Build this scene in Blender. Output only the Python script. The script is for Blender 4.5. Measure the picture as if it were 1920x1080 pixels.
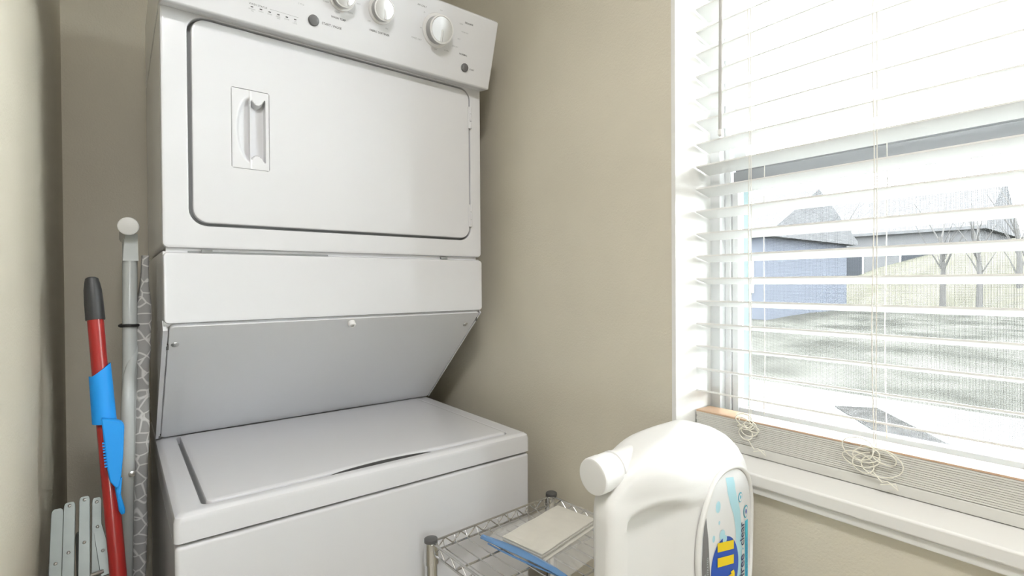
import bpy, bmesh, math, random
from mathutils import Vector, Matrix
random.seed(4)
for o in list(bpy.data.objects): bpy.data.objects.remove(o)
scene = bpy.context.scene
C = scene.collection
H = 1.26                      # camera height; heights below are written relative to it
# ------------------------------------------------------------------ camera
yaw, pitch, roll, FPX = math.radians(37.7922), math.radians(-0.5763), math.radians(-0.3415), 953.83
fw = Vector((math.sin(yaw)*math.cos(pitch), math.cos(yaw)*math.cos(pitch), math.sin(pitch)))
r0 = Vector((math.cos(yaw), -math.sin(yaw), 0)); u0 = r0.cross(fw)
rt = r0*math.cos(roll)+u0*math.sin(roll); up = u0*math.cos(roll)-r0*math.sin(roll)
cam = bpy.data.cameras.new('camera'); cam.sensor_width = 36; cam.lens = FPX/1920*36
cam.clip_start = .02; cam.clip_end = 500
camo = bpy.data.objects.new('camera', cam); C.objects.link(camo)
camo.matrix_world = Matrix(((rt.x, up.x, -fw.x, 0), (rt.y, up.y, -fw.y, 0), (rt.z, up.z, -fw.z, H), (0, 0, 0, 1)))
scene.camera = camo
# ------------------------------------------------------------------ sky, fill lamp strength, exposure
SKY = 28.0; FILL_LAMP = 72.0
w = bpy.data.worlds.new('sky'); scene.world = w; w.use_nodes = True
bg = w.node_tree.nodes['Background']; bg.inputs[0].default_value = (.93, .97, 1, 1); bg.inputs[1].default_value = SKY
scene.view_settings.view_transform = 'Standard'; scene.view_settings.look = 'None'
scene.view_settings.exposure = 0.15; scene.view_settings.gamma = 1
scene.view_settings.use_curve_mapping = False

# ------------------------------------------------------------------ materials
def s2l(c): return tuple(((v/255)/12.92 if v/255 <= .04045 else ((v/255+.055)/1.055)**2.4) for v in c)
MATS = {}
def mat(name, col, rough=.5, metal=0, bump=0, bscale=200, coat=0, trans=0, var=0, vscale=8, spec=.5, ior=1.5):
    m = bpy.data.materials.new(name); m.use_nodes = True; nt = m.node_tree; b = nt.nodes['Principled BSDF']
    b.inputs['Base Color'].default_value = (*col, 1); b.inputs['Roughness'].default_value = rough
    b.inputs['Metallic'].default_value = metal; b.inputs['Coat Weight'].default_value = coat
    b.inputs['Coat Roughness'].default_value = .08
    b.inputs['Specular IOR Level'].default_value = spec; b.inputs['IOR'].default_value = ior
    if trans: b.inputs['Transmission Weight'].default_value = trans
    tc = nt.nodes.new('ShaderNodeTexCoord')
    if var:
        n = nt.nodes.new('ShaderNodeTexNoise'); n.inputs['Scale'].default_value = vscale; n.inputs['Detail'].default_value = 4
        nt.links.new(tc.outputs['Object'], n.inputs['Vector'])
        r = nt.nodes.new('ShaderNodeValToRGB')
        r.color_ramp.elements[0].color = (*[c*(1-var) for c in col], 1); r.color_ramp.elements[1].color = (*[min(1, c*(1+var)) for c in col], 1)
        r.color_ramp.elements[0].position = .3; r.color_ramp.elements[1].position = .7
        nt.links.new(n.outputs['Fac'], r.inputs['Fac']); nt.links.new(r.outputs['Color'], b.inputs['Base Color'])
    if bump:
        n = nt.nodes.new('ShaderNodeTexNoise'); n.inputs['Scale'].default_value = bscale; n.inputs['Detail'].default_value = 3
        nt.links.new(tc.outputs['Object'], n.inputs['Vector'])
        bp = nt.nodes.new('ShaderNodeBump'); bp.inputs['Strength'].default_value = bump; bp.inputs['Distance'].default_value = .002
        nt.links.new(n.outputs['Fac'], bp.inputs['Height']); nt.links.new(bp.outputs['Normal'], b.inputs['Normal'])
    MATS[name] = m; return m
mat('wall_paint', (.70, .655, .545), .75, bump=.35, bscale=260, var=.03, vscale=5)
mat('ceiling_paint', (.82, .81, .78), .8, bump=.2)
mat('floor_vinyl', (.60, .57, .52), .4, var=.15, vscale=6)
mat('trim_white', (.86, .855, .83), .38, bump=.05, bscale=60)
mat('enamel', (.75, .757, .785), .15, spec=.48, bump=.015, bscale=30)
mat('enamel_panel', (.755, .762, .79), .15, spec=.4)
mat('grey_plastic', (.15, .15, .155), .3)
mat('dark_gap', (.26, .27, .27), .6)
mat('print_dark', (.10, .10, .11), .6)
mat('print_mid', (.34, .35, .36), .6)
mat('knob_silver', (.66, .66, .67), .32, metal=.75)
mat('knob_white', (.82, .82, .82), .3)
mat('knob_side', (.42, .42, .43), .35)
mat('steel_screw', (.6, .6, .6), .3, metal=1)
mat('chrome', (.72, .73, .74), .12, metal=1)
mat('wire_chrome', (.62, .62, .62), .2, metal=.95)
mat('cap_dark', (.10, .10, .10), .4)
mat('vinyl_frame', (.84, .85, .86), .4)
mat('vinyl_shade', (.30, .31, .33), .5)  # frame vinyl with the backlit shade of the meeting rails in its colour
mat('screen_frame', (.48, .60, .60), .4)
mat('tilt_grey', (.52, .51, .49), .35)
mat('cord', (.86, .84, .78), .8)
mat('cord_cream', (.88, .86, .76), .8)
mat('red_pole', (.33, .018, .016), .28, coat=.3)
mat('black_grip', (.035, .036, .038), .45)
mat('blue_plastic', (.012, .27, .74), .5, spec=.3)
mat('white_tube', (.58, .61, .61), .25, coat=.3)
mat('black_strap', (.015, .015, .015), .5)
mat('rack_bar', (.23, .26, .255), .45, metal=.35, var=.08, vscale=20)
mat('bristle', (.05, .12, .3), .8)
mat('cloth_cream', (.86, .83, .74), .85, bump=.3, bscale=120, var=.04, vscale=30)
mat('zip_blue', (.12, .26, .50), .25, coat=.4)
mat('hdpe', (.83, .83, .815), .36, bump=.03, bscale=40)
mat('cap_white', (.86, .86, .85), .4)
mat('label_white', (.86, .875, .885), .3)
mat('label_pale', (.48, .78, .88), .35)
mat('label_cyan', (.02, .52, .72), .35)
mat('label_blue', (.004, .085, .52), .3)
mat('label_navy', (.01, .03, .14), .35)
mat('label_yellow', (.92, .68, .0), .3)
mat('label_grey', (.20, .20, .21), .4)
mat('label_faint', (.60, .66, .70), .4)
mat('lawn', (0.0430, 0.0425, 0.0380), .95, spec=0, var=.45, vscale=.55)
mat('hill_grass', (0.0620, 0.0600, 0.0480), .95, spec=0, var=.2, vscale=.4)
mat('concrete', (0.0900, 0.0900, 0.0880), .95, spec=0, var=.06, vscale=.8)
mat('siding_blue', (0.0650, 0.0702, 0.0832), .95, spec=0)
mat('siding_grey', (0.0710, 0.0710, 0.0727), .95, spec=0)
mat('roof_grey', (0.0710, 0.0710, 0.0727), .95, spec=0, var=.15, vscale=2)
mat('house_glass', (0.0240, 0.0260, 0.0300), .95, spec=0)
mat('bark', (0.0650, 0.0624, 0.0598), .95, spec=0)
mat('dark_ground', (0.0280, 0.0270, 0.0260), .95, spec=0, var=.3, vscale=6)
# slats let a little daylight through
def slat_mat(name, col, tl):
    m = bpy.data.materials.new(name); m.use_nodes = True; nt = m.node_tree; b = nt.nodes['Principled BSDF']
    b.inputs['Base Color'].default_value = (*col, 1); b.inputs['Roughness'].default_value = .4
    t = nt.nodes.new('ShaderNodeBsdfTranslucent'); t.inputs[0].default_value = (*col, 1)
    mx = nt.nodes.new('ShaderNodeMixShader'); mx.inputs[0].default_value = tl
    nt.links.new(b.outputs[0], mx.inputs[1]); nt.links.new(t.outputs[0], mx.inputs[2])
    nt.links.new(mx.outputs[0], nt.nodes['Material Output'].inputs[0]); MATS[name] = m
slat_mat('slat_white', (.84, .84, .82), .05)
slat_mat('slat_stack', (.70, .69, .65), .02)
slat_mat('slat_fringe', (.62, .44, .30), .1)  # tan paints the backlit orange fringe along the top of the stack
# window glass, insect screen, plastic film
def clear_mat(name, col, fac, rough=.03, grid=0):
    m = bpy.data.materials.new(name); m.use_nodes = True; nt = m.node_tree; b = nt.nodes['Principled BSDF']
    b.inputs['Base Color'].default_value = (*col, 1); b.inputs['Roughness'].default_value = rough
    t = nt.nodes.new('ShaderNodeBsdfTransparent'); mx = nt.nodes.new('ShaderNodeMixShader'); mx.inputs[0].default_value = fac
    nt.links.new(t.outputs[0], mx.inputs[1]); nt.links.new(b.outputs[0], mx.inputs[2])
    nt.links.new(mx.outputs[0], nt.nodes['Material Output'].inputs[0])
    if grid:
        tc = nt.nodes.new('ShaderNodeTexCoord'); outs = []
        for ax in ('Y', 'Z'):
            wv = nt.nodes.new('ShaderNodeTexWave'); wv.bands_direction = ax; wv.inputs['Scale'].default_value = grid
            nt.links.new(tc.outputs['Object'], wv.inputs['Vector'])
            g = nt.nodes.new('ShaderNodeMath'); g.operation = 'GREATER_THAN'; g.inputs[1].default_value = .80
            nt.links.new(wv.outputs['Fac'], g.inputs[0]); outs.append(g)
        a = nt.nodes.new('ShaderNodeMath'); a.operation = 'MAXIMUM'
        nt.links.new(outs[0].outputs[0], a.inputs[0]); nt.links.new(outs[1].outputs[0], a.inputs[1])
        k = nt.nodes.new('ShaderNodeMath'); k.operation = 'MULTIPLY'; k.inputs[1].default_value = fac
        nt.links.new(a.outputs[0], k.inputs[0]); nt.links.new(k.outputs[0], mx.inputs[0])
    MATS[name] = m
m = bpy.data.materials.new('pane_glass'); m.use_nodes = True; nt = m.node_tree
gt = nt.nodes.new('ShaderNodeBsdfTransparent'); gt.inputs[0].default_value = (.97, .985, .98, 1); gg = nt.nodes.new('ShaderNodeBsdfGlossy'); gg.inputs['Roughness'].default_value = .02
gf = nt.nodes.new('ShaderNodeFresnel'); gf.inputs[0].default_value = 1.12; gm = nt.nodes.new('ShaderNodeMixShader')
nt.links.new(gf.outputs[0], gm.inputs[0]); nt.links.new(gt.outputs[0], gm.inputs[1]); nt.links.new(gg.outputs[0], gm.inputs[2])
nt.links.new(gm.outputs[0], nt.nodes['Material Output'].inputs[0]); MATS['pane_glass'] = m
clear_mat('screen_mesh', (.10, .10, .105), .8, .8, grid=190)
clear_mat('bag_film', (.88, .88, .86), .26, .10)
# ironing board cover: grey cloth printed with a white scribbled trellis
m = mat('board_cover', (.36, .35, .35), .9)
nt = m.node_tree; b = nt.nodes['Principled BSDF']; tc = nt.nodes.new('ShaderNodeTexCoord')
vo = nt.nodes.new('ShaderNodeTexVoronoi'); vo.feature = 'DISTANCE_TO_EDGE'; vo.inputs['Scale'].default_value = 42
mp = nt.nodes.new('ShaderNodeMapping'); mp.inputs['Rotation'].default_value = (.5, .3, .6)
nt.links.new(tc.outputs['Object'], mp.inputs[0]); nt.links.new(mp.outputs[0], vo.inputs['Vector'])
rp = nt.nodes.new('ShaderNodeValToRGB'); rp.color_ramp.elements[0].color = (.62, .61, .60, 1); rp.color_ramp.elements[1].color = (.33, .325, .32, 1)
rp.color_ramp.elements[0].position = .03; rp.color_ramp.elements[1].position = .075
nt.links.new(vo.outputs['Distance'], rp.inputs[0]); nt.links.new(rp.outputs[0], b.inputs['Base Color'])
# diffuser of the added fill lamp
m = bpy.data.materials.new('fill_glow'); m.use_nodes = True; nt = m.node_tree
em = nt.nodes.new('ShaderNodeEmission'); em.inputs[0].default_value = (1, .985, .975, 1); em.inputs[1].default_value = FILL_LAMP
nt.links.new(em.outputs[0], nt.nodes['Material Output'].inputs[0]); MATS['fill_glow'] = m

# ------------------------------------------------------------------ object helpers
ORG = {}
def finish(o, parent):
    C.objects.link(o)
    if parent is not None: o.parent = parent
def thing(name, label, cat, loc, group=None, kind=None):
    o = bpy.data.objects.new(name, None); C.objects.link(o); o.empty_display_size = .05
    L = Vector((loc[0], loc[1], loc[2]+H)); o.location = L; ORG[o.name] = L
    if label: o['label'] = label
    if cat: o['category'] = cat
    if group: o['group'] = group
    if kind: o['kind'] = kind
    return o
def obj(name, vf, material, parent=None, label=None, cat=None, kind=None, smooth=35, group=None):
    """vf = (verts, faces) with heights relative to the camera; one mesh object"""
    vs, fs = vf
    vs = [Vector((v[0], v[1], v[2]+H)) for v in vs]
    if parent is not None: L = ORG[parent.name]
    else:
        L = Vector(((min(v.x for v in vs)+max(v.x for v in vs))/2, (min(v.y for v in vs)+max(v.y for v in vs))/2, min(v.z for v in vs)))
    me = bpy.data.meshes.new(name); me.from_pydata([v-L for v in vs], [], fs)
    bm = bmesh.new(); bm.from_mesh(me); bmesh.ops.remove_doubles(bm, verts=bm.verts, dist=1e-6)
    bmesh.ops.recalc_face_normals(bm, faces=bm.faces); bm.to_mesh(me); bm.free()
    if smooth:
        for p in me.polygons: p.use_smooth = True
        me.set_sharp_from_angle(angle=math.radians(smooth))
    me.materials.append(MATS[material])
    o = bpy.data.objects.new(name, me); finish(o, parent)
    if smooth and smooth < 60:
        wn = o.modifiers.new('weighted_normals', 'WEIGHTED_NORMAL'); wn.keep_sharp = True; wn.weight = 80
    if parent is None: o.location = L
    ORG[o.name] = L
    if label: o['label'] = label
    if cat: o['category'] = cat
    if kind: o['kind'] = kind
    if group: o['group'] = group
    return o
def inst(name, src, parent, off):
    """another object on src's mesh, shifted by off from src"""
    o = bpy.data.objects.new(name, src.data); finish(o, parent); o.location = src.location+Vector(off)
    for md in src.modifiers: wn = o.modifiers.new(md.name, md.type); wn.keep_sharp = True; wn.weight = 80
    ORG[o.name] = ORG[src.name]; return o
def join(*parts):
    V, F = [], []
    for v, f in parts:
        n = len(V); V += list(v); F += [tuple(i+n for i in q) for q in f]
    return V, F
def box(x0, x1, y0, y1, z0, z1, bev=0, seg=2):
    bm = bmesh.new(); bmesh.ops.create_cube(bm, size=1)
    for v in bm.verts: v.co = Vector(((x0+x1)/2+v.co.x*(x1-x0), (y0+y1)/2+v.co.y*(y1-y0), (z0+z1)/2+v.co.z*(z1-z0)))
    if bev: bmesh.ops.bevel(bm, geom=list(bm.edges), offset=bev, segments=seg, profile=.5, affect='EDGES')
    bm.verts.index_update()
    r = ([v.co.copy() for v in bm.verts], [tuple(v.index for v in f.verts) for f in bm.faces]); bm.free(); return r
def xform(vf, M): return [M @ Vector(v) for v in vf[0]], vf[1]
def extrude_x(prof, x0, x1, bev=0, seg=2):
    """polygon of (y, z) points drawn out along X"""
    bm = bmesh.new(); a = [bm.verts.new((x0, y, z)) for y, z in prof]; b = [bm.verts.new((x1, y, z)) for y, z in prof]
    n = len(prof); bm.faces.new(a); bm.faces.new(b[::-1])
    for i in range(n): bm.faces.new((a[i], b[i], b[(i+1) % n], a[(i+1) % n]))
    bmesh.ops.recalc_face_normals(bm, faces=bm.faces)
    if bev:
        es = [e for e in bm.edges if e.calc_face_angle(0) > .4]
        bmesh.ops.bevel(bm, geom=es, offset=bev, segments=seg, profile=.5, affect='EDGES')
    bm.verts.index_update()
    r = ([v.co.copy() for v in bm.verts], [tuple(v.index for v in f.verts) for f in bm.faces]); bm.free(); return r
def loft(rings, cap0=True, cap1=True, closed=True):
    V, F = [], []; n = len(rings[0])
    for r in rings: V += [tuple(p) for p in r]
    for k in range(len(rings)-1):
        for i in range(n if closed else n-1):
            j = (i+1) % n; F.append((k*n+i, k*n+j, (k+1)*n+j, (k+1)*n+i))
    if cap0: F.append(tuple(range(n))[::-1])
    if cap1: F.append(tuple((len(rings)-1)*n+i for i in range(n)))
    return V, F
def rrect(x0, x1, z0, z1, r, n=7):
    P = []
    for cx, cz, a0 in ((x1-r, z1-r, 0), (x0+r, z1-r, 90), (x0+r, z0+r, 180), (x1-r, z0+r, 270)):
        for k in range(n+1):
            a = math.radians(a0+90*k/n); P.append((cx+r*math.cos(a), cz+r*math.sin(a)))
    return P
def tube(pts, r, n=10, caps=True, closed=False, flat=None):
    """round tube on a path; r a number or one per point; flat squashes it along one world axis"""
    pts = [Vector(p) for p in pts]; m = len(pts); rs = r if hasattr(r, '__len__') else [r]*m
    rings = []; ref = None
    for i, p in enumerate(pts):
        t = (pts[(i+1) % m]-pts[i-1]) if closed else (pts[min(i+1, m-1)]-pts[max(i-1, 0)])
        t.normalize()
        if ref is None:
            ref = Vector((0, 0, 1)) if abs(t.z) < .9 else Vector((1, 0, 0))
        a = (ref-t*ref.dot(t)).normalized(); b_ = t.cross(a); ref = a
        rings.append([p+(a*math.cos(2*math.pi*k/n)+b_*math.sin(2*math.pi*k/n))*rs[i] for k in range(n)])
    if closed: rings.append(rings[0]); return loft(rings, False, False)
    return loft(rings, caps, caps)
def lathe(prof, origin, axis, n=28):
    """(radius, height) profile turned round an axis"""
    ax = Vector(axis).normalized(); ref = Vector((0, 0, 1)) if abs(ax.z) < .9 else Vector((1, 0, 0))
    a = (ref-ax*ref.dot(ax)).normalized(); b_ = ax.cross(a); O = Vector(origin)
    rings = [[O+ax*h+(a*math.cos(2*math.pi*k/n)+b_*math.sin(2*math.pi*k/n))*max(r, 1e-5) for k in range(n)] for r, h in prof]
    return loft(rings, True, True)
def smooth(t): t = max(0, min(1, t)); return t*t*(3-2*t)
def interp(tab, x):
    if x <= tab[0][0]: return tab[0][1]
    for (a, u), (b, v) in zip(tab, tab[1:]):
        if x <= b: return u+(v-u)*(x-a)/(b-a)
    return tab[-1][1]
def text_mesh(s, size, align='LEFT', bold=0, space=1, shear=0):
    cu = bpy.data.curves.new('t', 'FONT'); cu.body = s; cu.size = size; cu.align_x = align; cu.offset = bold; cu.space_character = space; cu.shear = shear
    cu.resolution_u = 3
    o = bpy.data.objects.new('t', cu); C.objects.link(o)
    dg = bpy.context.evaluated_depsgraph_get(); me = bpy.data.meshes.new_from_object(o.evaluated_get(dg))
    r = ([v.co.copy() for v in me.vertices], [tuple(p.vertices) for p in me.polygons])
    bpy.data.objects.remove(o); bpy.data.meshes.remove(me); return r

# ------------------------------------------------------------------ the room
XW, YJ, XB = .851, .5823, .913       # window wall, far jamb, front edges of the slats
XL, YB = -.1091, 1.75                # left wall, back wall
FL, CE = -H, 2.44-H
YN = -.25                            # near jamb (outside the frame)
ZS, ZH = -.320, .92                  # sill top, window head
S = dict(kind='structure')
obj('floor', box(-1.75, 1.0, -1.85, 1.9, FL-.1, FL), 'floor_vinyl', **S)
obj('ceiling', box(-1.75, 1.0, -1.85, 1.9, CE, CE+.1), 'ceiling_paint', **S)
obj('wall_back', box(XL-.12, XW, YB, YB+.12, FL, CE), 'wall_paint', **S)
obj('wall_left', box(XL-.12, XL, .42, YB, FL, CE), 'wall_paint', **S)
obj('wall_left_return', box(-1.62, XL-.12, .42, .54, FL, CE), 'wall_paint', **S)
obj('wall_side', box(-1.74, -1.62, -1.82, .54, FL, CE), 'wall_paint', **S)
V0, V1, VB, VT = -.38, .06, -.30, .14      # unseen small window behind the camera, added for fill light
obj('wall_front', join(box(-1.62, V0, -1.82, -1.70, FL, CE), box(V1, XW, -1.82, -1.70, FL, CE), box(V0, V1, -1.82, -1.70, FL, VB), box(V0, V1, -1.82, -1.70, VT, CE)), 'wall_paint', **S)
w_fill = thing('fill_window', None, None, ((V0+V1)/2, -1.76, VB), kind='structure')
obj('frame', join(box(V0, V0+.04, -1.80, -1.74, VB, VT), box(V1-.04, V1, -1.80, -1.74, VB, VT), box(V0+.04, V1-.04, -1.80, -1.74, VB, VB+.04), box(V0+.04, V1-.04, -1.80, -1.74, VT-.04, VT)), 'vinyl_frame', w_fill)
obj('pane', box(V0+.04, V1-.04, -1.772, -1.768, VB+.04, VT-.04), 'pane_glass', w_fill)
WT = .15
obj('wall_right', join(box(XW, XW+WT, YJ, YB+.12, FL, CE), box(XW, XW+WT, -1.82, YN, FL, CE),
    box(XW, XW+WT, YN, YJ, FL, ZS-.022), box(XW, XW+WT, YN, YJ, ZH, CE)), 'wall_paint', **S)
obj('baseboard_back', box(XL, XW, YB-.013, YB, FL, FL+.09, .004), 'trim_white', **S)
obj('baseboard_left', box(XL, XL+.013, .42, YB-.013, FL, FL+.09, .004), 'trim_white', **S)
obj('baseboard_right', box(XW-.013, XW, -1.7, YB-.013, FL, FL+.09, .004), 'trim_white', **S)
# window: jamb liners, sill, vinyl frame, two sashes, panes, insect screen
wi = thing('window_1', None, None, (XW+.1, (YJ+YN)/2, ZS), kind='structure')
JT = .008
obj('jamb', box(XW-.001, XW+WT, YJ-.001, YJ+JT, ZS, ZH), 'trim_white', wi)
obj('jamb', box(XW-.001, XW+WT, YN-JT, YN+.001, ZS, ZH), 'trim_white', wi)
obj('window_head', box(XW-.001, XW+WT, YN, YJ, ZH-.001, ZH+JT), 'trim_white', wi)
obj('window_sill', box(.8335, XW+WT, YN-.04, YJ+.004, ZS-.022, ZS, .004, 3), 'trim_white', wi)
obj('apron', box(XW-.012, XW-.0005, YN-.02, YJ-.01, ZS-.036, ZS-.0225, .003), 'trim_white', wi)
FX0, FX1 = .972, 1.03
def frame_bar(name, x0, x1, y0, y1, z0, z1, m='vinyl_frame', par=None): return obj(name, box(x0, x1, y0, y1, z0, z1, .002), m, par or wi)
frame_bar('frame_stile', FX0, FX1, YJ-.022, YJ, ZS, ZH); frame_bar('frame_stile', FX0, FX1, YN, YN+.022, ZS, ZH)
frame_bar('frame_rail', FX0, FX1, YN+.022, YJ-.022, ZS, ZS+.03); frame_bar('frame_rail', FX0, FX1, YN+.022, YJ-.022, ZH-.03, ZH)
frame_bar('frame_stop', FX0+.018, FX1, YJ-.034, YJ-.022, ZS+.03, ZH-.03)
ya, yb = YN+.022, YJ-.022
for y0, y1 in ((yb-.026, yb-.0125), (ya, ya+.034)): frame_bar('lower_sash_stile', .995, 1.018, y0, y1, ZS+.03, .198)
frame_bar('lower_sash_rail', .996, 1.017, ya+.0345, yb-.0265, ZS+.0305, ZS+.065)
obj('meeting_rail', box(.99, 1.010, ya, yb-.018, .200, .2215, .003), 'vinyl_shade', wi)
obj('meeting_rail', box(.997, 1.031, ya+.0005, yb-.0185, .222, .238, .003), 'vinyl_shade', wi)
obj('pane', box(1.005, 1.008, ya+.035, yb-.0265, ZS+.0655, .1995), 'pane_glass', wi)
for y0, y1 in ((yb-.034, yb-.001), (ya, ya+.034)): frame_bar('upper_sash_stile', 1.012, 1.03, y0, y1, .2385, ZH-.0305)
frame_bar('upper_sash_rail', 1.013, 1.029, ya+.0345, yb-.0345, ZH-.065, ZH-.0305)
obj('pane', box(1.019, 1.022, ya+.035, yb-.035, .2385, ZH-.0655), 'pane_glass', wi)
for y0, y1 in ((yb-.030, yb-.004), (ya+.004, ya+.03)): frame_bar('screen_stile', 1.032, 1.04, y0, y1, ZS+.02, .215, 'screen_frame')
for z0, z1 in ((ZS+.02, ZS+.04), (.195, .215)): frame_bar('screen_rail', 1.0325, 1.0395, ya+.0305, yb-.0305, z0, z1, 'screen_frame')
obj('insect_screen', ([(1.036, ya+.03, ZS+.04), (1.036, yb-.03, ZS+.04), (1.036, yb-.03, .195), (1.036, ya+.03, .195)], [(0, 1, 2, 3)]), 'screen_mesh', wi, smooth=0)

# unseen ceiling lamp behind the camera, added to brighten the room
lx, ly = -.04, -.22
la = thing('fill_lamp', 'added round white ceiling fill lamp with a glowing diffuser', 'lamp', (lx, ly, CE-.09))
obj('fill_lamp_base', lathe([(.17, 0), (.17, .022), (.15, .03)], (lx, ly, CE-.03), (0, 0, 1)), 'trim_white', la)
obj('diffuser', lathe([(.155*math.cos(a*math.pi/20), -.06*math.sin(a*math.pi/20)) for a in range(11)][::-1], (lx, ly, CE-.031), (0, 0, 1), 40), 'fill_glow', la)

# ------------------------------------------------------------------ outside
def ground(x0, x1, y0, y1, nx, ny, f):
    V = []; F = []
    for i in range(nx+1):
        for j in range(ny+1):
            x = x0+(x1-x0)*(i/nx)**2; y = y0+(y1-y0)*j/ny; V.append((x, y, f(x, y)))
    for i in range(nx):
        for j in range(ny): a = i*(ny+1)+j; F.append((a, a+1, a+ny+2, a+ny+1))
    return V, F
GZ = -1.62
obj('ground_behind', ([(-30, -40, GZ), (1.01, -40, GZ), (1.01, -1.85, GZ), (-30, -1.85, GZ)], [(0, 1, 2, 3)]), 'lawn', smooth=0, **S)
obj('ground', ground(1.01, 160, -80, 110, 60, 60, lambda x, y: GZ+.12*math.sin(x*.4+y*.3)*min(1, max(0, x-8)*.1)), 'lawn', **S)
obj('driveway', ground(1.3, 8.2, -12, 13, 12, 12, lambda x, y: GZ+.02), 'concrete', **S)
obj('dark_patch', ([(5.2, 1.0, GZ+.03), (7.2, 2.6, GZ+.03), (7.4, 2.2, GZ+.05), (5.0, .2, GZ+.04)], [(0, 1, 2, 3)]), 'dark_ground', smooth=0, **S)  # flat dark patch lying over the driveway
def hill(cx, cy, rx, ry, h):
    return loft([[(cx+rx*k*math.cos(a*math.pi/16), cy+ry*k*math.sin(a*math.pi/16), GZ-.1+h*(1-k*k)) for a in range(32)] for k in (1, .85, .65, .4, .15)], False, True)
obj('hill', hill(46, 3, 12, 16, 4.6), 'hill_grass', **S)
def house(label, x0, x1, y0, y1, zw, zr, siding, wins, over=.4):
    t = thing('house', label, 'house', ((x0+x1)/2, (y0+y1)/2, GZ))
    obj('wall', box(x0, x1, y0, y1, GZ-.2, zw), siding, t, smooth=0)
    ym = (y0+y1)/2; xm = (x0+x1)/2
    obj('roof', ([(x0-over, y0-over, zw-.1), (x0-over, y1+over, zw-.1), (x1+over, y1+over, zw-.1), (x1+over, y0-over, zw-.1), (xm, y0-over, zr), (xm, y1+over, zr),
        (x0-over, y0-over, zw+.1), (x0-over, y1+over, zw+.1), (x1+over, y1+over, zw+.1), (x1+over, y0-over, zw+.1)],
        [(0, 1, 2, 3), (0, 6, 7, 1), (2, 8, 9, 3), (6, 4, 5, 7), (8, 5, 4, 9), (0, 3, 9, 4, 6), (1, 7, 5, 8, 2)]), 'roof_grey', t, smooth=0)
    for a, b, c, d in wins:
        f = obj('window', box(x0-.06, x0+.05, a-.1, b+.1, c-.1, d+.1), 'trim_white', t, smooth=0)
        obj('pane', box(x0-.09, x0-.05, a, b, c, d), 'house_glass', f, smooth=0)
    return t
house('blue-grey house seen nearest the left window frame', 22, 31, 10.6, 19, 2.0, 4.4, 'siding_blue', [(11.2, 12.0, -.4, 1.1)])
house('long low grey building across the lawn behind the blinds', 44, 56, 7.5, 36, 3.4, 7.2, 'siding_grey', [(10, 11.6, .3, 1.9), (14, 15.6, .3, 1.9), (18, 19.6, .3, 1.9)])
def tree(label, x, y, h, seed):
    rnd = random.Random(seed); t = thing('bare_tree', label, 'tree', (x, y, GZ), 'bare trees across the lawn')
    obj('trunk', tube([(x, y, GZ-.2), (x+.1, y, GZ+h*.35), (x, y+.1, GZ+h*.6)], [.15, .11, .07], 8), 'bark', t)
    for k in range(11):
        a = rnd.uniform(0, 6.28); z0 = GZ+h*rnd.uniform(.25, .6); L = h*rnd.uniform(.25, .45)
        p = Vector((x+.05, y+.05, z0)); q = p+Vector((math.cos(a)*.4, math.sin(a)*.4, .8))*L*.5; r_ = q+Vector((math.cos(a+.4)*.5, math.sin(a+.4)*.5, .9))*L*.5
        obj('branch', tube([p, q, r_], [.045, .03, .012], 5), 'bark', t)
for i, (x, y, h) in enumerate(((34, 7.2, 6.5), (33, 5.6, 6), (36, 4.6, 7), (38, 13.5, 8), (33, 3.6, 5))):
    tree(['bare tree before the end of the long grey building', 'bare tree with a forked crown in front of the hill', 'tall bare tree at the foot of the hill',
          'bare tree rising behind the blue-grey house', 'small bare tree farthest right on the lawn'][i], x, y, h, 10+i)

# ------------------------------------------------------------------ window blind
YS0, YS1 = YN+.006, YJ-.005
bl = thing('window_blind', 'white slatted window blind half open with slats stacked on the sill', 'blind', (.94, (YS0+YS1)/2, ZS))
DS, Z0S, SLW, TILT = .0445, -.2159, .050, math.radians(13)
cs, sn = math.cos(TILT), math.sin(TILT)
def slat(z, y0=YS0, y1=YS1, tilt=TILT, x=XB, th=.0028):
    c, s = math.cos(tilt), math.sin(tilt); ring = []
    P = [(0, -th/2), (.002, -th/2-.0004), (SLW-.002, -th/2), (SLW, -th/4), (SLW, th/4), (SLW-.002, th/2), (.002, th/2+.0004), (0, th/2)]
    pr = [(x+px*c+pz*s, z-px*s+pz*c) for px, pz in P]
    return loft([[(a, y0, b) for a, b in pr], [(a, y1, b) for a, b in pr]])
s0 = obj('slat', slat(Z0S), 'slat_white', bl)
NS = 24
for k in range(1, NS): inst('slat', s0, bl, (0, 0, k*DS))
obj('head_rail', box(XB-.004, XB+.056, YS0, YS1, Z0S+NS*DS-.012, ZH-.003, .003), 'slat_white', bl)
ZT = -.2555
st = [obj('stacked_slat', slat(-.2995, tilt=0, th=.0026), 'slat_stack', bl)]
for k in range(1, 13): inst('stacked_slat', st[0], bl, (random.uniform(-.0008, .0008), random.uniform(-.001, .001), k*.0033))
obj('stacked_slat', slat(-.2995+13*.0033, tilt=0, th=.0026), 'slat_fringe', bl, label='topmost slat of the stack with its backlit orange fringe painted on')
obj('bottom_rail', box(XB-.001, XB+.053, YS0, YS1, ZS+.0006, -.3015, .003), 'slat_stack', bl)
ztop = Z0S+NS*DS
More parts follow.
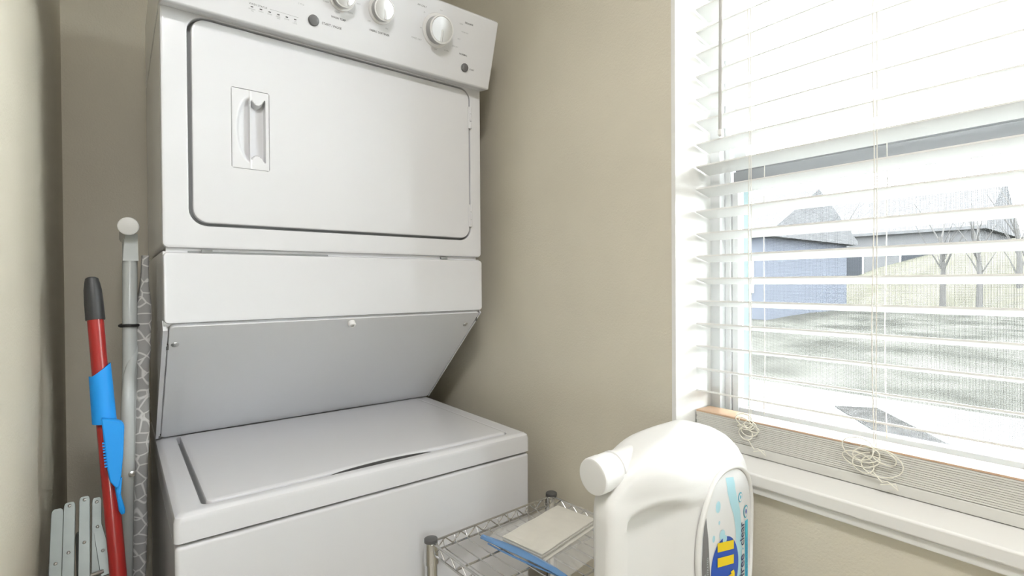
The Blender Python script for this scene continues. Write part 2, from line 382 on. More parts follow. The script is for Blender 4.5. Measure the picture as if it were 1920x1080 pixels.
for yc in (.468, .275, .03, -.25):
    for xx, r in ((XB-.0035, .0008), (XB+.054, .0008)):
        sway = [(xx+.001*math.sin(k*.9+yc*9), yc+.0015*math.sin(k*1.3+yc*20), -.252+(ztop+.252)*k/12) for k in range(13)]
        obj('ladder_cord', tube(sway, r, 6), 'cord', bl)
    obj('lift_cord', tube([(XB-.005, yc-.004, -.255), (XB-.006, yc-.0055, .1), (XB-.005, yc-.004, ztop)], .0007, 6), 'cord', bl)
# loose ladder string knotted in loops on the stack
for yc, sc_ in ((.468, 1.0), (.275, 1.5)):
    rnd = random.Random(int(yc*1000)); P = []
    for k in range(110):
        a = k*.36; rr = (.006+.006*math.sin(k*.13+yc*10)**2)*sc_
        fall = -.256-.026*sc_*(k/150)-.006*math.sin(k*.21)
        P.append((XB-.0055-.0035*abs(math.sin(k*.4)), yc+rr*1.5*math.cos(a)+.010*math.sin(k*.085)*sc_, fall+rr*math.sin(a)))
    obj('cord_loops', tube(P, .0009, 6), 'cord_cream', bl)
    obj('cord_tail', tube([(XB-.006, yc, -.29), (XB-.012, yc-.014, -.302), (XB-.016, yc-.022, -.297), (XB-.012, yc-.034, -.308), (XB-.01, yc-.03, -.300), (XB-.012, yc-.012, -.306)], .0009, 6), 'cord_cream', bl)
obj('tilt_wand', tube([(.895, .512, .70), (.895, .515, .283)], .0036, 10), 'tilt_grey', bl)
obj('wand_tip', lathe([(.0036, 0), (.0044, -.003), (.0044, -.010), (.002, -.013)], (.895, .515, .285), (0, 0, 1), 12), 'slat_white', bl)

# ------------------------------------------------------------------ stacked washer and dryer
X0, X1 = .0645, .7645; YD, YW, YK = 1.1168, .9238, 1.64
wd = thing('washer_dryer', 'white stacked washer and dryer with knobs along its top panel', 'washer dryer', ((X0+X1)/2, 1.28, FL))
def ring_y(P, y): return [(a, y, b) for a, b in P]
# dryer cabinet, its front pierced for the door
DZ0, DZ1 = .0680, .655
OX = dict(x0=.1070, x1=.7305, z0=.1115, z1=.5030)
hole = lambda d: rrect(OX['x0']+d, OX['x1']-d, OX['z0']+d, OX['z1']-d, .030-d)
out = lambda d: rrect(X0+d, X1-d, DZ0+d, DZ1-d, max(.010-d, .0005))
db = obj('dryer_body', loft([ring_y(out(0), YK), ring_y(out(0), YD+.006), ring_y(out(.0018), YD+.0018), ring_y(out(.006), YD), ring_y(hole(-.004), YD), ring_y(hole(-.001), YD+.001),
    ring_y(hole(0), YD+.004), ring_y(hole(0), YD+.016)], True, False), 'enamel', wd)
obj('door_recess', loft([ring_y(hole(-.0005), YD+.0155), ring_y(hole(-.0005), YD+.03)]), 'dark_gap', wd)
# door with a square opening for its grip
gL, gR, gT, gB = .0058, .0030, .0030, .0052
dr = lambda d, r=.026: rrect(OX['x0']+gL+d, OX['x1']-gR-d, OX['z0']+gB+d, OX['z1']-gT-d, r-d)
HX0, HX1, HZ0, HZ1 = .1790, .2455, .2290, .3840
hh = lambda d: rrect(HX0-d, HX1+d, HZ0-d, HZ1+d, .004)
YF = YD-.0015
dd = obj('dryer_door', loft([ring_y(dr(0), YD+.0154), ring_y(dr(0), YF+.004), ring_y(dr(.0012), YF+.0012), ring_y(dr(.004), YF), ring_y(hh(.0012), YF), ring_y(hh(0), YF+.002), ring_y(hh(0), YF+.015)], True, False), 'enamel', wd)
def grip_surface(nx=44, nz=64):
    V, F = [], []; cx = HX0+.0325; zc = (HZ0+HZ1)/2
    for i in range(nx+1):
        for j in range(nz+1):
            x = HX0+(HX1-HX0)*i/nx; z = HZ0+(HZ1-HZ0)*j/nz; d = .0006
            if x < cx-.0012:
                e = ((x-cx)/.0255)**2+((z-zc)/.066)**2
                d += .0125*smooth((1-e)*2.2)*(.35+.65*smooth((x-cx+.0255)/.0255))
            elif x > cx+.0010 and x < HX1-.0075:
                tt = (x-cx)/(HX1-.0075-cx); half = .050+.013*abs(2*tt-1)**2
                d += .024*smooth((half-abs(z-zc))/.006)*smooth((x-cx-.001)/.002)
            elif x <= cx+.001: d -= .0008
            V.append((x, YF+d, z))
    for i in range(nx):
        for j in range(nz): a = i*(nz+1)+j; F.append((a, a+1, a+nz+2, a+nz+1))
    return V, F
obj('door_grip', grip_surface(), 'enamel_panel', dd, smooth=50)
for z0, z1 in ((.402, .458), (.147, .205)):
    hg = obj('hinge', box(.7235, .7292, YF-.0016, YD+.010, z0, z1, .0008), 'enamel', dd)
    L3 = (z1-z0)/3
    for k in range(3):
        obj('hinge_knuckle', lathe([(.0026, 0), (.0032, .0006), (.0032, L3-.0016), (.0026, L3-.001)], (.7302, YF-.0012, z0+k*L3), (0, 0, 1), 12), 'enamel_panel', dd)
# band below the dryer, gap between them
bz0, bz1 = -.0716, .0600
bo = lambda d: rrect(X0+.0008+d, X1+.0012-d, bz0+d, bz1-d, max(.009-d, .0005))
obj('lower_band', loft([ring_y(bo(0), YD+.03), ring_y(bo(0), YD+.004), ring_y(bo(.0015), YD), ring_y(bo(.005), YD-.0012)]), 'enamel', wd)
obj('gap_rail', box(X0+.006, X1-.012, YD+.010, YD+.03, bz1-.004, DZ0+.004), 'enamel', wd)
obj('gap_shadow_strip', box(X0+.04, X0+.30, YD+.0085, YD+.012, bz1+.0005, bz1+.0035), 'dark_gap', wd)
for x in (X0+.062, X0+.58): obj('latch_tab', box(x, x+.018, YD+.004, YD+.012, bz1+.001, bz1+.006), 'dark_gap', wd)
# support behind, slanted access panel
SY1, SZ1 = 1.418, -.352
obj('support_body', extrude_x([(YD+.012, -.073), (SY1+.006, SZ1), (YK, SZ1), (YK, .062), (YD+.012, .062)], X0+.0015, X1-.0015), 'enamel', wd)
sl = Vector((0, SY1-YD-.003, SZ1+.0730)); SL = sl.length; sd = sl.normalized(); nrm = Vector((0, sd.z, -sd.y))
def on_slant(x, s, h=0): return Vector((x, YD+.003, -.0730))+sd*s+nrm*h
def sring(d, h, r): return [on_slant(a, b, h) for a, b in rrect(X0+.010+d, X1-.004-d, .004+d, SL-.004-d, r)]
sp_ = obj('access_panel', loft([sring(0, -.006, .010), sring(0, .0015, .010), sring(.0012, .0026, .009), sring(.032, .0026, .012), sring(.038, .0042, .010)]), 'enamel', wd)
obj('side_flange', loft([[on_slant(x, s, h) for x, h in ((X0+.0002, -.02), (X0+.0002, .004), (X0+.0078, .004), (X0+.0078, -.02))] for s in (.012, SL-.006)]), 'enamel', wd)
obj('side_flange', loft([[on_slant(x, s, h) for x, h in ((X1-.0002, -.02), (X1-.0002, .004), (X1-.0032, .004), (X1-.0032, -.02))] for s in (.004, SL-.006)]), 'enamel', wd)
for x, y, z in ((.0855, 1.1614, -.1128), (.7370, 1.1572, -.1090)):
    s = (Vector((x, y, z))-on_slant(x, 0)).dot(sd)
    obj('screw', lathe([(.0068, 0), (.0064, .0012), (.0045, .0024), (.0012, .0026), (.0010, .0012)], on_slant(x, s, .0026), nrm, 18), 'steel_screw', sp_)
obj('bumper', lathe([(.0085, 0), (.0085, .008), (.0070, .0105), (.0035, .0108), (.0032, .007)], on_slant(.4167, .0175, .0026), nrm, 20), 'knob_white', sp_)
for x, s in ((X0+.009, .062), (X0+.008, SL-.014), (X1-.002, .030)):
    obj('corner_slot', xform(box(-.002, .002, -.0012, .0012, -.006, .006), Matrix.Translation(on_slant(x, s, .0035)) @ Matrix.Rotation(.5, 4, 'X')), 'cap_dark', sp_)
# washer cabinet and top deck with a lid opening
WZ1, ZTOP = -.4015, -.3535
obj('washer_body', box(X0, X1, YW, YK, FL+.03, WZ1, .007, 3), 'enamel', wd)
for x in (X0+.05, X1-.05):
    for y in (YW+.05, YK-.05): obj('foot', lathe([(.022, 0), (.022, .012), (.010, .014), (.010, .04)], (x, y, FL), (0, 0, 1), 16), 'cap_dark', wd)
deck = lambda d, r: [(a, b) for a, b in rrect(X0-.0012+d, X1+.0012-d, YW-.002+d, YK-d, r)]
LX0, LX1, LY0, LY1 = .1040, .7230, .9500, 1.4150
lidh = lambda d: rrect(LX0-d, LX1+d, LY0-d, LY1+d, .014+d)
def ring_z(P, z): return [(a, b, z) for a, b in P]
obj('washer_deck', loft([ring_z(deck(.003, .006), WZ1+.0035), ring_z(deck(0, .010), WZ1+.0055), ring_z(deck(0, .010), ZTOP-.012), ring_z(deck(.0022, .010), ZTOP-.0045), ring_z(deck(.0075, .010), ZTOP-.0008), ring_z(deck(.013, .010), ZTOP),
    ring_z(lidh(.004), ZTOP), ring_z(lidh(.001), ZTOP-.0015), ring_z(lidh(0), ZTOP-.005), ring_z(lidh(0), ZTOP-.018)], True, False), 'enamel', wd)
obj('lid_well', loft([ring_z(lidh(-.0002), ZTOP-.030), ring_z(lidh(.0002), ZTOP-.0175)]), 'dark_gap', wd)
def lid_outline(d):
    P = []
    for x, y in rrect(LX0+.0060+d, LX1-.0025-d, LY0+.0018+d, LY1-.003-d, .012-d*.5, 8): P.append((x, y))
    # insert points along the front edge so that it can bow away from the finger scoop
    i = max(range(len(P)), key=lambda k: (P[k][0]-P[(k+1) % len(P)][0])**2 if P[k][1] < LY0+.02+d and P[(k+1) % len(P)][1] < LY0+.02+d else -1)
    a, b = P[i], P[(i+1) % len(P)]; ins = []
    for k in range(1, 40):
        t = k/40; x = a[0]+(b[0]-a[0])*t; y = a[1]+(b[1]-a[1])*t
        ins.append((x, y+.0062*max(0, 1-((x-.415)/.125)**2)**.7 if abs(x-.415) < .125 else y))
    return P[:i+1]+ins+P[i+1:]
lid = obj('washer_lid', loft([ring_z(lid_outline(.0), ZTOP-.0172), ring_z(lid_outline(0), ZTOP-.002), ring_z(lid_outline(.0015), ZTOP+.0012), ring_z(lid_outline(.005), ZTOP+.0026), ring_z(lid_outline(.010), ZTOP+.003)]), 'enamel', wd)
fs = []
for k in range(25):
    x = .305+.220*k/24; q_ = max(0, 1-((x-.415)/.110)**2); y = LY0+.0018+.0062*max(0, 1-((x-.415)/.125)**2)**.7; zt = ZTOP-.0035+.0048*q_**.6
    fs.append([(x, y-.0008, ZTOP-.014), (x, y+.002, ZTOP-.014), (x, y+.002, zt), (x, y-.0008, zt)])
obj('finger_gap_shade', loft(fs), 'cap_dark', lid)  # dark strip painting the shade in the gap under the lid front
# control panel leaning forward over the door
PB, PT = (1.0820, .5010), (1.0360, .6540)
cp = obj('control_panel', extrude_x([(YD+.002, .5065), (1.0900, .5015), PB, PT, (1.046, .663), (1.62, .667), (1.62, .5065)], X0-.001, X1+.0015, .0035, 3), 'enamel_panel', wd)
T = Vector((0, PT[0]-PB[0], PT[1]-PB[1])).normalized(); N = Vector((1, 0, 0)).cross(T); 
if N.y > 0: N = -N
def onp(x, t, h=0): return Vector((x, PB[0], PB[1]))+T*t+N*h
PM = Matrix(((1, T.x, N.x, 0), (0, T.y, N.y, 0), (0, T.z, N.z, 0), (0, 0, 0, 1)))
def ptext(s, x, t, size, m='print_dark', align='LEFT', bold=0.0):
    vf = text_mesh(s, size, align, bold); return obj('lettering', ([onp(x+v.x, t+v.y, .0003) for v in vf[0]], vf[1]), m, cp, smooth=0)
def knob(x, t, R, ang, hgt=.022):
    k = obj('knob', lathe([(R*1.13, .0003), (R*1.10, .003), (R*1.0, .004)], onp(x, t), N, 40), 'knob_white', cp)
    obj('knob_skirt', lathe([(R*.92, .0035), (R*.90, hgt-.004), (R*.86, hgt-.0035)], onp(x, t), N, 40), 'knob_side', cp)
    obj('knob_rim', lathe([(R*.90, hgt-.004), (R*.93, hgt-.002), (R*.92, hgt), (R*.84, hgt+.0006), (R*.81, hgt-.0006)], onp(x, t), N, 40), 'knob_white', cp)
    obj('knob_face', lathe([(R*.80, hgt-.001), (R*.80, hgt+.0004), (R*.5, hgt+.0014), (0, hgt+.0018)], onp(x, t), N, 40), 'knob_silver', cp)
    dx, dt = math.sin(ang), math.cos(ang); px, pt_ = dt, -dx; q = []
    for a, b_ in ((.05, -.045), (.80, -.045), (.80, .045), (.05, .045)): q.append((x+R*(a*dx+b_*px), t+R*(a*dt+b_*pt_)))
    obj('knob_pointer', loft([[onp(a, b_, hgt-.001) for a, b_ in q], [onp(a, b_, hgt+.0026) for a, b_ in q]]), 'knob_white', cp, smooth=0)
    w_ = [(x+R*(a*dx+b_*px), t+R*(a*dt+b_*pt_)) for a, b_ in ((.08, -.075), (.80, -.075), (.80, -.045), (.08, -.045))]
    obj('knob_pointer_line', loft([[onp(a, b_, hgt-.001) for a, b_ in w_], [onp(a, b_, hgt+.0024) for a, b_ in w_]]), 'grey_plastic', cp, smooth=0)
KT = .0985
knob(.3745, KT+.001, .0250, math.radians(155)); knob(.4600, KT, .0250, math.radians(172)); knob(.5985, .0965, .0330, math.radians(178), .026)
def button(x, t, R):
    obj('button', lathe([(R*1.12, .0002), (R*1.12, .0012), (R*1.0, .0014), (R*.98, .0038), (R*.85, .0046), (0, .0046)], onp(x, t), N, 28), 'grey_plastic', cp)
button(.3221, .0385, .0097); button(.6863, .0350, .0090)
ptext('WASH STATUS', .2030, .0335, .0048)
obj('rule_line', loft([[onp(.2400, .0350, .0001), onp(.2930, .0350, .0001), onp(.2930, .0355, .0001), onp(.2400, .0355, .0001)], [onp(.2400, .0350, .0003), onp(.2930, .0350, .0003), onp(.2930, .0355, .0003), onp(.2400, .0355, .0003)]]), 'print_mid', cp, smooth=0)
for k, nm in enumerate(('SENSING\n   FILL', 'WASH', 'RINSE', 'FINAL\n SPIN', 'DONE', ' LID\nLOCK')):
    x = .2085+k*.0157
    obj('indicator', loft([[onp(x+a, .0300+b_, h) for a, b_ in ((-.0022, -.0009), (.0022, -.0009), (.0022, .0009), (-.0022, .0009))] for h in (0, .0006)]), 'print_dark', cp, smooth=0)
    ptext(nm, x, .0250, .0031, 'print_mid', 'CENTER')
ptext('START / PAUSE', .3385, .0366, .0062, bold=.00006); ptext('WASH TEMP', .3560, .0545, .0056, bold=.00008); ptext('FABRIC SOFTENER', .4390, .0520, .0056, bold=.00008)
ptext('DELICATE', .6700, .1325, .0052, bold=.00006); ptext('NORMAL', .6660, .0612, .0056, bold=.00006); ptext('START', .7000, .0330, .0050)
ptext('AIR ONLY', .5430, .1350, .0052); ptext('TIMED DRY', .5370, .0640, .0052, 'print_mid')
for x, t, s in ((.6560, .1270, 'LOW'), (.6640, .1110, 'MORE DRY'), (.6560, .0930, 'DRY'), (.6440, .0740, 'LESS DRY'), (.6240, .0590, '40 MIN'), (.5980, .0545, 'OFF'), (.6000, .1400, 'OFF'), (.5600, .1240, '20'), (.5560, .0900, '60'),
                (.3370, .0790, 'WARM'), (.3620, .0665, 'COLD'), (.3890, .0730, 'COOL'), (.4060, .0950, 'HOT'), (.4330, .0690, 'OFF'), (.4740, .0650, 'ON'), (.2900, .0600, 'CYCLE')):
    ptext(s, x, t, .0040, 'print_mid')

# ------------------------------------------------------------------ wire shelf
A = math.radians(2.5); ex = Vector((math.cos(A), math.sin(A), 0)); ey = Vector((math.sin(A), -math.cos(A), 0)); SO = Vector((.481, .885, 0))
SWX, SDY = .332, .50
def sp(a, d, z): return SO+ex*a+ey*d+Vector((0, 0, z))
ws = thing('wire_shelf', 'small chrome wire shelf standing before the washer under the window', 'shelf', tuple(sp(SWX/2, SDY/2, FL)))
ZR, ZM, ZTP = -.508, -.526, -.503
for a in (0, SWX):
    for d in (0, SDY):
        p = sp(a, d, 0); ps = obj('post', lathe([(.011, 0), (.0125, .004), (.0125, ZTP-.001-FL)], (p.x, p.y, FL), (0, 0, 1), 20), 'chrome', ws)
        for zz in (0, -.72):
            obj('collar', lathe([(.0128, -.044), (.0155, -.043), (.0140, -.004), (.0130, -.002)], (p.x, p.y, ZTP+zz-.002), (0, 0, 1), 20), 'chrome', ps)
        obj('post_cap', lathe([(.0128, -.006), (.0134, -.002), (.0130, .002), (.010, .0035), (0, .0035)], (p.x, p.y, ZTP), (0, 0, 1), 20), 'cap_dark', ps)
def shelf_level(dz):
    e = .0135
    for p, q in ((sp(e, 0, 0), sp(SWX-e, 0, 0)), (sp(e, SDY, 0), sp(SWX-e, SDY, 0)), (sp(0, e, 0), sp(0, SDY-e, 0)), (sp(SWX, e, 0), sp(SWX, SDY-e, 0))):
        for z in (ZR, ZM-.0022): obj('rim_wire', tube([p+Vector((0, 0, z+dz)), q+Vector((0, 0, z+dz))], .0021, 8), 'wire_chrome', ws)
        n = max(4, int((q-p).length/.034)); zz = []
        for k in range(2*n+1):
            zz.append(p.lerp(q, k/(2*n))+Vector((0, 0, dz+(ZM if k % 2 == 0 else ZR-.001))))
        P = []
        for u, v in zip(zz, zz[1:]):
            P += [u.lerp(v, .08), u.lerp(v, .5), u.lerp(v, .92)]
        obj('truss_wire', tube(P, .0014, 6), 'wire_chrome', ws)
    for k in range(1, 6): obj('cross_rod', tube([sp(.002, SDY*k/6, ZM-.003+dz), sp(SWX-.002, SDY*k/6, ZM-.003+dz)], .0021, 8), 'wire_chrome', ws)
    first = None
    for k in range(1, 12):
        a = SWX*k/12
        if first is None:
            first = obj('mat_wire', tube([sp(a, -.001, ZR+.001+dz), sp(a, .006, ZM+.004+dz), sp(a, .013, ZM+dz), sp(a, SDY-.013, ZM+dz), sp(a, SDY-.006, ZM+.004+dz), sp(a, SDY+.001, ZR+.001+dz)], .00125, 6), 'wire_chrome', ws); a1 = a
        else: inst('mat_wire', first, ws, tuple(ex*(a-a1)))
shelf_level(0); shelf_level(-.72)

# ------------------------------------------------------------------ zip bag with folded cloths
ZBG = ZM+.0015
def patch(A_, B_, C_, D_, nu, nv, hfun):
    """quad patch, A-B-C-D corners; hfun(u, v) gives heights of underside and top"""
    top, bot = [], []
    for i in range(nu+1):
        for j in range(nv+1):
            u, v = i/nu, j/nv
            p = (Vector(A_)*(1-u)+Vector(B_)*u)*(1-v)+(Vector(D_)*(1-u)+Vector(C_)*u)*v
            lo_, hi = hfun(u, v); bot.append((p.x, p.y, lo_)); top.append((p.x, p.y, hi))
    F = []; n = len(bot)
    for i in range(nu):
        for j in range(nv):
            a = i*(nv+1)+j; q = (a, a+1, a+nv+2, a+nv+1); F.append(q[::-1]); F.append(tuple(k+n for k in q))
    edge = [i*(nv+1) for i in range(nu+1)]+[nu*(nv+1)+j for j in range(1, nv+1)]+[i*(nv+1)+nv for i in range(nu-1, -1, -1)]+[j for j in range(nv-1, 0, -1)]
    for a, b_ in zip(edge, edge[1:]+edge[:1]): F.append((a, b_, b_+n, a+n))
    return bot+top, F
cA, cB, cC, cD = (.600, .812, 0), (.617, .712, 0), (.800, .748, 0), (.783, .848, 0)
def edgef(u, v, k=.06): return min(smooth(u/k), smooth((1-u)/k), smooth(v/k), smooth((1-v)/k))
fold = thing('folded_cloths', 'stack of cream folded cloths inside the clear zip bag', 'cloth', (.70, .78, ZBG))
for k in range(4):
    off = Vector((random.uniform(-.003, .003), random.uniform(-.003, .003), 0)); z0 = ZBG+.002+k*.0052
    obj('folded_sheet', patch(Vector(cA)+off, Vector(cB)+off, Vector(cC)+off, Vector(cD)+off, 14, 18,
        lambda u, v, z0=z0, k=k: (z0+.0016*(1-edgef(u, v)), z0+.0044-.0014*(1-edgef(u, v))+.0006*math.sin(v*14+k)+(.0004*math.sin(u*9)))), 'cloth_cream', fold)
bag = thing('zip_bag', 'clear plastic zip bag with a blue zipper lying on the wire shelf', 'bag', (.69, .76, ZBG))
bA, bB, bC, bD = (.586, .858, 0), (.616, .650, 0), (.822, .690, 0), (.806, .868, 0)
def bagh(u, v):
    inside = smooth(u/.17)*smooth((1-u)/.22)*smooth(v/.05)*smooth((1-v)/.05)
    wr = .0005*math.sin(u*40+v*23)*inside+.0006*math.sin(v*55-u*17)
    if u > .72: wr += .0035*math.sin(v*70)*smooth((u-.72)/.1)*(1-inside)
    t = ZBG+.0012+.0275*inside+wr*.7
    return ZBG-.0002, max(t, ZBG+.0009)
obj('bag_film', patch(bA, bB, bC, bD, 30, 40, bagh), 'bag_film', bag)
zp = [(.586, .860), (.5875, .835), (.594, .800), (.602, .760), (.610, .715), (.616, .680), (.619, .648)]
def strip(P, wd_, z, th, bow=0):
    rings = []
    for i, (x, y) in enumerate(P):
        a = Vector((*P[min(i+1, len(P)-1)], 0))-Vector((*P[max(i-1, 0)], 0)); a.normalize(); n_ = Vector((-a.y, a.x, 0))
        t = i/(len(P)-1); ww = wd_*(.45+.55*math.sin(math.pi*min(max(t, .08), .92))); zz = z+bow*math.sin(math.pi*t)
        c = Vector((x, y, zz)); rings.append([c+n_*ww*s+Vector((0, 0, h)) for s, h in ((-.5, 0), (-.2, th), (.2, th*1.1), (.5, .2*th), (.5, -.3*th), (-.5, -.3*th))])
    return loft(rings)
obj('zipper', strip(zp, .020, ZBG+.004, .004, .006), 'zip_blue', bag)
zq = [(x-.010*math.sin(math.pi*i/6), y) for i, (x, y) in enumerate(zp)]
obj('zipper_lip', strip(zq[1:], .0045, ZBG+.001, .0016, .001), 'zip_blue', bag)

# ------------------------------------------------------------------ detergent jug
JD = .007; ZJ0 = ZM+.0014; YC = .466; NP = 4.0
TL = [(ZJ0, .528), (ZJ0+.006, .517), (ZJ0+.02, .510), (-.31, .508), (-.292, .510), (-.280, .516), (-.268, .525), (-.255, .535), (-.242, .548), (-.230, .570), (-.221, .602), (-.215, .640), (-.2115, .668)]
TR = [(ZJ0, .798), (ZJ0+.006, .816), (ZJ0+.02, .824), (-.345, .8275), (-.315, .824), (-.285, .814), (-.260, .798), (-.240, .777), (-.226, .752), (-.217, .727), (-.2115, .700)]
TB = [(ZJ0, .056), (ZJ0+.006, .062), (ZJ0+.02, .0655), (-.30, .0655), (-.275, .062), (-.255, .056), (-.240, .048), (-.226, .036), (-.217, .023), (-.2115, .010)]
for tab in (TL, TR, TB): tab[3:] = [(a-JD, b) for a, b in tab[3:]]
def bth(x, z):
    up_ = smooth((z+.30)/.05)
    t = smooth((x-.512)/(.140-.02*up_)); k0 = .42+.22*up_; b_ = interp(TB, z)*(k0+(1-k0)*t)
    # hand hold pressed into both broad faces
    zz = z-(-.312+.014*math.sin((x-.54)/.110*math.pi) if .54 < x < .65 else -.312)
    pk = smooth((x-.533)/.012)*smooth((.652-x)/.060)*smooth(-zz/.020)*smooth((z-ZJ0-.03)/.05)
    return max(b_-.023*pk, .006)
def jring(z, n=112):
    xl, xr = interp(TL, z), interp(TR, z); xm, a_ = (xl+xr)/2, (xr-xl)/2; R = []
    for k in range(n):
        th = 2*math.pi*k/n; c, s = math.cos(th), math.sin(th)
        x = xm+a_*math.copysign(abs(c)**(2/NP), c); R.append((x, YC+math.copysign(abs(s)**(2/NP), s)*bth(x, z), z))
    return R
def jface(x, z):
    xl, xr = interp(TL, z), interp(TR, z); xm, a_ = (xl+xr)/2, (xr-xl)/2; q = min(.999, abs(x-xm)/a_)
    return YC-(1-q**NP)**(1/NP)*bth(x, z)
zs = [ZJ0, ZJ0+.003, ZJ0+.006, ZJ0+.012, ZJ0+.02]; zz = ZJ0+.028
while zz < -.30: zs.append(zz); zz += .006
while zz < -.222-JD: zs.append(zz); zz += .0035
zs += [z-JD for z in (-.221, -.2185, -.2165, -.2145, -.213, -.212, -.2112)]
jg = thing('detergent_jug', 'big white laundry detergent jug with a blue and yellow oval label on the wire shelf', 'jug', (.67, YC, ZJ0))
obj('jug_body', loft([jring(z) for z in zs]), 'hdpe', jg, smooth=60)
ca = Vector((-1, 0, -.04)).normalized(); co = Vector((.566, YC+.006, -.2585))
obj('neck', lathe([(.0240, -.022), (.0238, .0), (.0236, .012), (.0238, .022), (.0250, .0225), (.0250, .026), (.0232, .0265), (.0232, .031)], co, ca, 36), 'hdpe', jg)
obj('cap', lathe([(.0245, .0305), (.0246, .032), (.0247, .046), (.0252, .0472), (.0252, .062), (.0242, .0652), (.0218, .0662), (0, .0660)], co, ca, 40), 'cap_white', jg)
def drape(name, vf2, m, eps, th=.0):
    """flat print (x, z points) laid on the jug's near face"""
    return obj(name, ([(x, jface(x, z)-eps, z) for x, z in vf2[0]], vf2[1]), m, LB if LB else jg, smooth=60)
def disc(cx, cz, a_, b_, n=40, p=2.0, rings=8, rot=0):
    V = [(cx, cz)]; F = []
    for r_ in range(1, rings+1):
        for k in range(n):
            t = 2*math.pi*k/n; c, s = math.cos(t), math.sin(t); u = math.copysign(abs(c)**(2/p), c)*a_*r_/rings; v = math.copysign(abs(s)**(2/p), s)*b_*r_/rings
            V.append((cx+u*math.cos(rot)-v*math.sin(rot), cz+u*math.sin(rot)+v*math.cos(rot)))
    for k in range(n): F.append((0, 1+k, 1+(k+1) % n))
    for r_ in range(1, rings):
        o_ = 1+(r_-1)*n
        for k in range(n): F.append((o_+k, o_+n+k, o_+n+(k+1) % n, o_+(k+1) % n))
    return V, F
LB = None
lcx, lcz, la_, lb_ = .7235, -.392, .0790, .1070
LB = drape('label', disc(lcx, lcz, la_, lb_, 72, 2.35, 14), 'label_white', .0004)
ridge = []
for k in range(96):
    t = 2*math.pi*k/96; c, s = math.cos(t), math.sin(t)
    x = lcx+math.copysign(abs(c)**(2/2.35), c)*(la_+.0045); z = lcz+math.copysign(abs(s)**(2/2.35), s)*(lb_+.0045); x = min(x, .8150); ridge.append((x, jface(x, z)-.0006, z))
obj('label_ridge', tube(ridge, .0042, 8, closed=True), 'hdpe', jg, smooth=80)
def poly_grid(outline_l, outline_r, n=24):
    """strip between two (x, z) polylines, finely cut so that it drapes"""
    V, F = [], []
    def at(P, t):
        f = t*(len(P)-1); i = min(int(f), len(P)-2); f -= i; return (P[i][0]+(P[i+1][0]-P[i][0])*f, P[i][1]+(P[i+1][1]-P[i][1])*f)
    for i in range(n+1):
        a, b_ = at(outline_l, i/n), at(outline_r, i/n)
        for j in range(5): V.append((a[0]+(b_[0]-a[0])*j/4, a[1]+(b_[1]-a[1])*j/4))
    for i in range(n):
        for j in range(4): q = i*5+j; F.append((q, q+1, q+6, q+5))
    return V, F
drape('pale_swirl', poly_grid([(.712, -.292), (.713, -.312), (.722, -.335), (.731, -.352), (.737, -.375), (.739, -.41), (.742, -.47)], [(.734, -.296), (.737, -.315), (.745, -.335), (.752, -.352), (.756, -.375), (.758, -.41), (.758, -.47)]), 'label_pale', .0007)
for x, z, a_, b_ in ((.687, -.328, .0065, .0085), (.675, -.371, .0035, .005), (.698, -.372, .0075, .0075), (.690, -.352, .002, .003)):
    drape('droplet', disc(x, z, a_, b_, 20, 2, 4), 'label_pale', .0010)
drape('grey_wedge', poly_grid([(.654, -.327), (.648, -.365), (.646, -.40), (.647, -.43), (.650, -.45)], [(.6545, -.327), (.661, -.365), (.664, -.40), (.666, -.43), (.668, -.45)]), 'label_grey', .0008)
drape('blue_oval', disc(.706, -.424, .0385, .0470, 56, 2, 10, math.radians(8)), 'label_blue', .0012)
drape('droplet', disc(.704, -.380, .0058, .0062, 20, 2, 4), 'label_pale', .0016)
def cut(vf2, step=.006):
    """cut a flat mesh finely so that it follows the curve of the face"""
    bm = bmesh.new(); vv = [bm.verts.new((x, 0, z)) for x, z in vf2[0]]
    for f in vf2[1]:
        try: bm.faces.new([vv[i] for i in f])
        except ValueError: pass
    for ax in (0, 2):
        lo_ = min(v.co[ax] for v in bm.verts); hi = max(v.co[ax] for v in bm.verts); c = lo_+step
        while c < hi:
            n_ = [0, 0, 0]; n_[ax] = 1; p_ = [0, 0, 0]; p_[ax] = c
            bmesh.ops.bisect_plane(bm, geom=list(bm.verts)+list(bm.edges)+list(bm.faces), plane_co=p_, plane_no=n_); c += step
    bm.verts.index_update(); r_ = ([(v.co.x, v.co.z) for v in bm.verts], [tuple(v.index for v in f.verts) for f in bm.faces]); bm.free(); return r_
def jtext(s, x, z, size, m, eps=.0016, bold=0, sx=1, space=1, shear=0, name='lettering'):
    """lettering running up the jug; x, z is its lower right start"""
    V, F = text_mesh(s, size, 'LEFT', bold, space, shear)
    return drape(name, cut(([(x-v.y, z+v.x*sx) for v in V], F)), m, eps)
# yellow word on the oval: round letter first, two slanted bars after it
jtext('a', .7290, -.4600, .062, 'label_yellow', .0020, bold=.0022, sx=.95)
for zb in (-.4230, -.4010):
    drape('lettering', cut(([(.7290, zb-.0010), (.7290, zb+.0125), (.6835, zb+.0215), (.6835, zb+.0080)], [(0, 1, 2, 3)])), 'label_yellow', .0020)
drape('registered_dot', disc(.7265, -.383, .0012, .0012, 12, 2, 2), 'label_white', .0021)
jtext('free', .7640, -.4560, .0230, 'label_navy', bold=.0003, sx=.95); drape('droplet', disc(.7600, -.4130, .0016, .0016, 12, 2, 2), 'label_cyan', .0016)
jtext('clear', .7640, -.4080, .0210, 'label_navy', bold=.0002, sx=.90)
drape('cyan_bar', poly_grid([(.7690, -.3735), (.7690, -.42), (.7690, -.475)], [(.7800, -.3735), (.7805, -.42), (.7805, -.475)]), 'label_cyan', .0011)
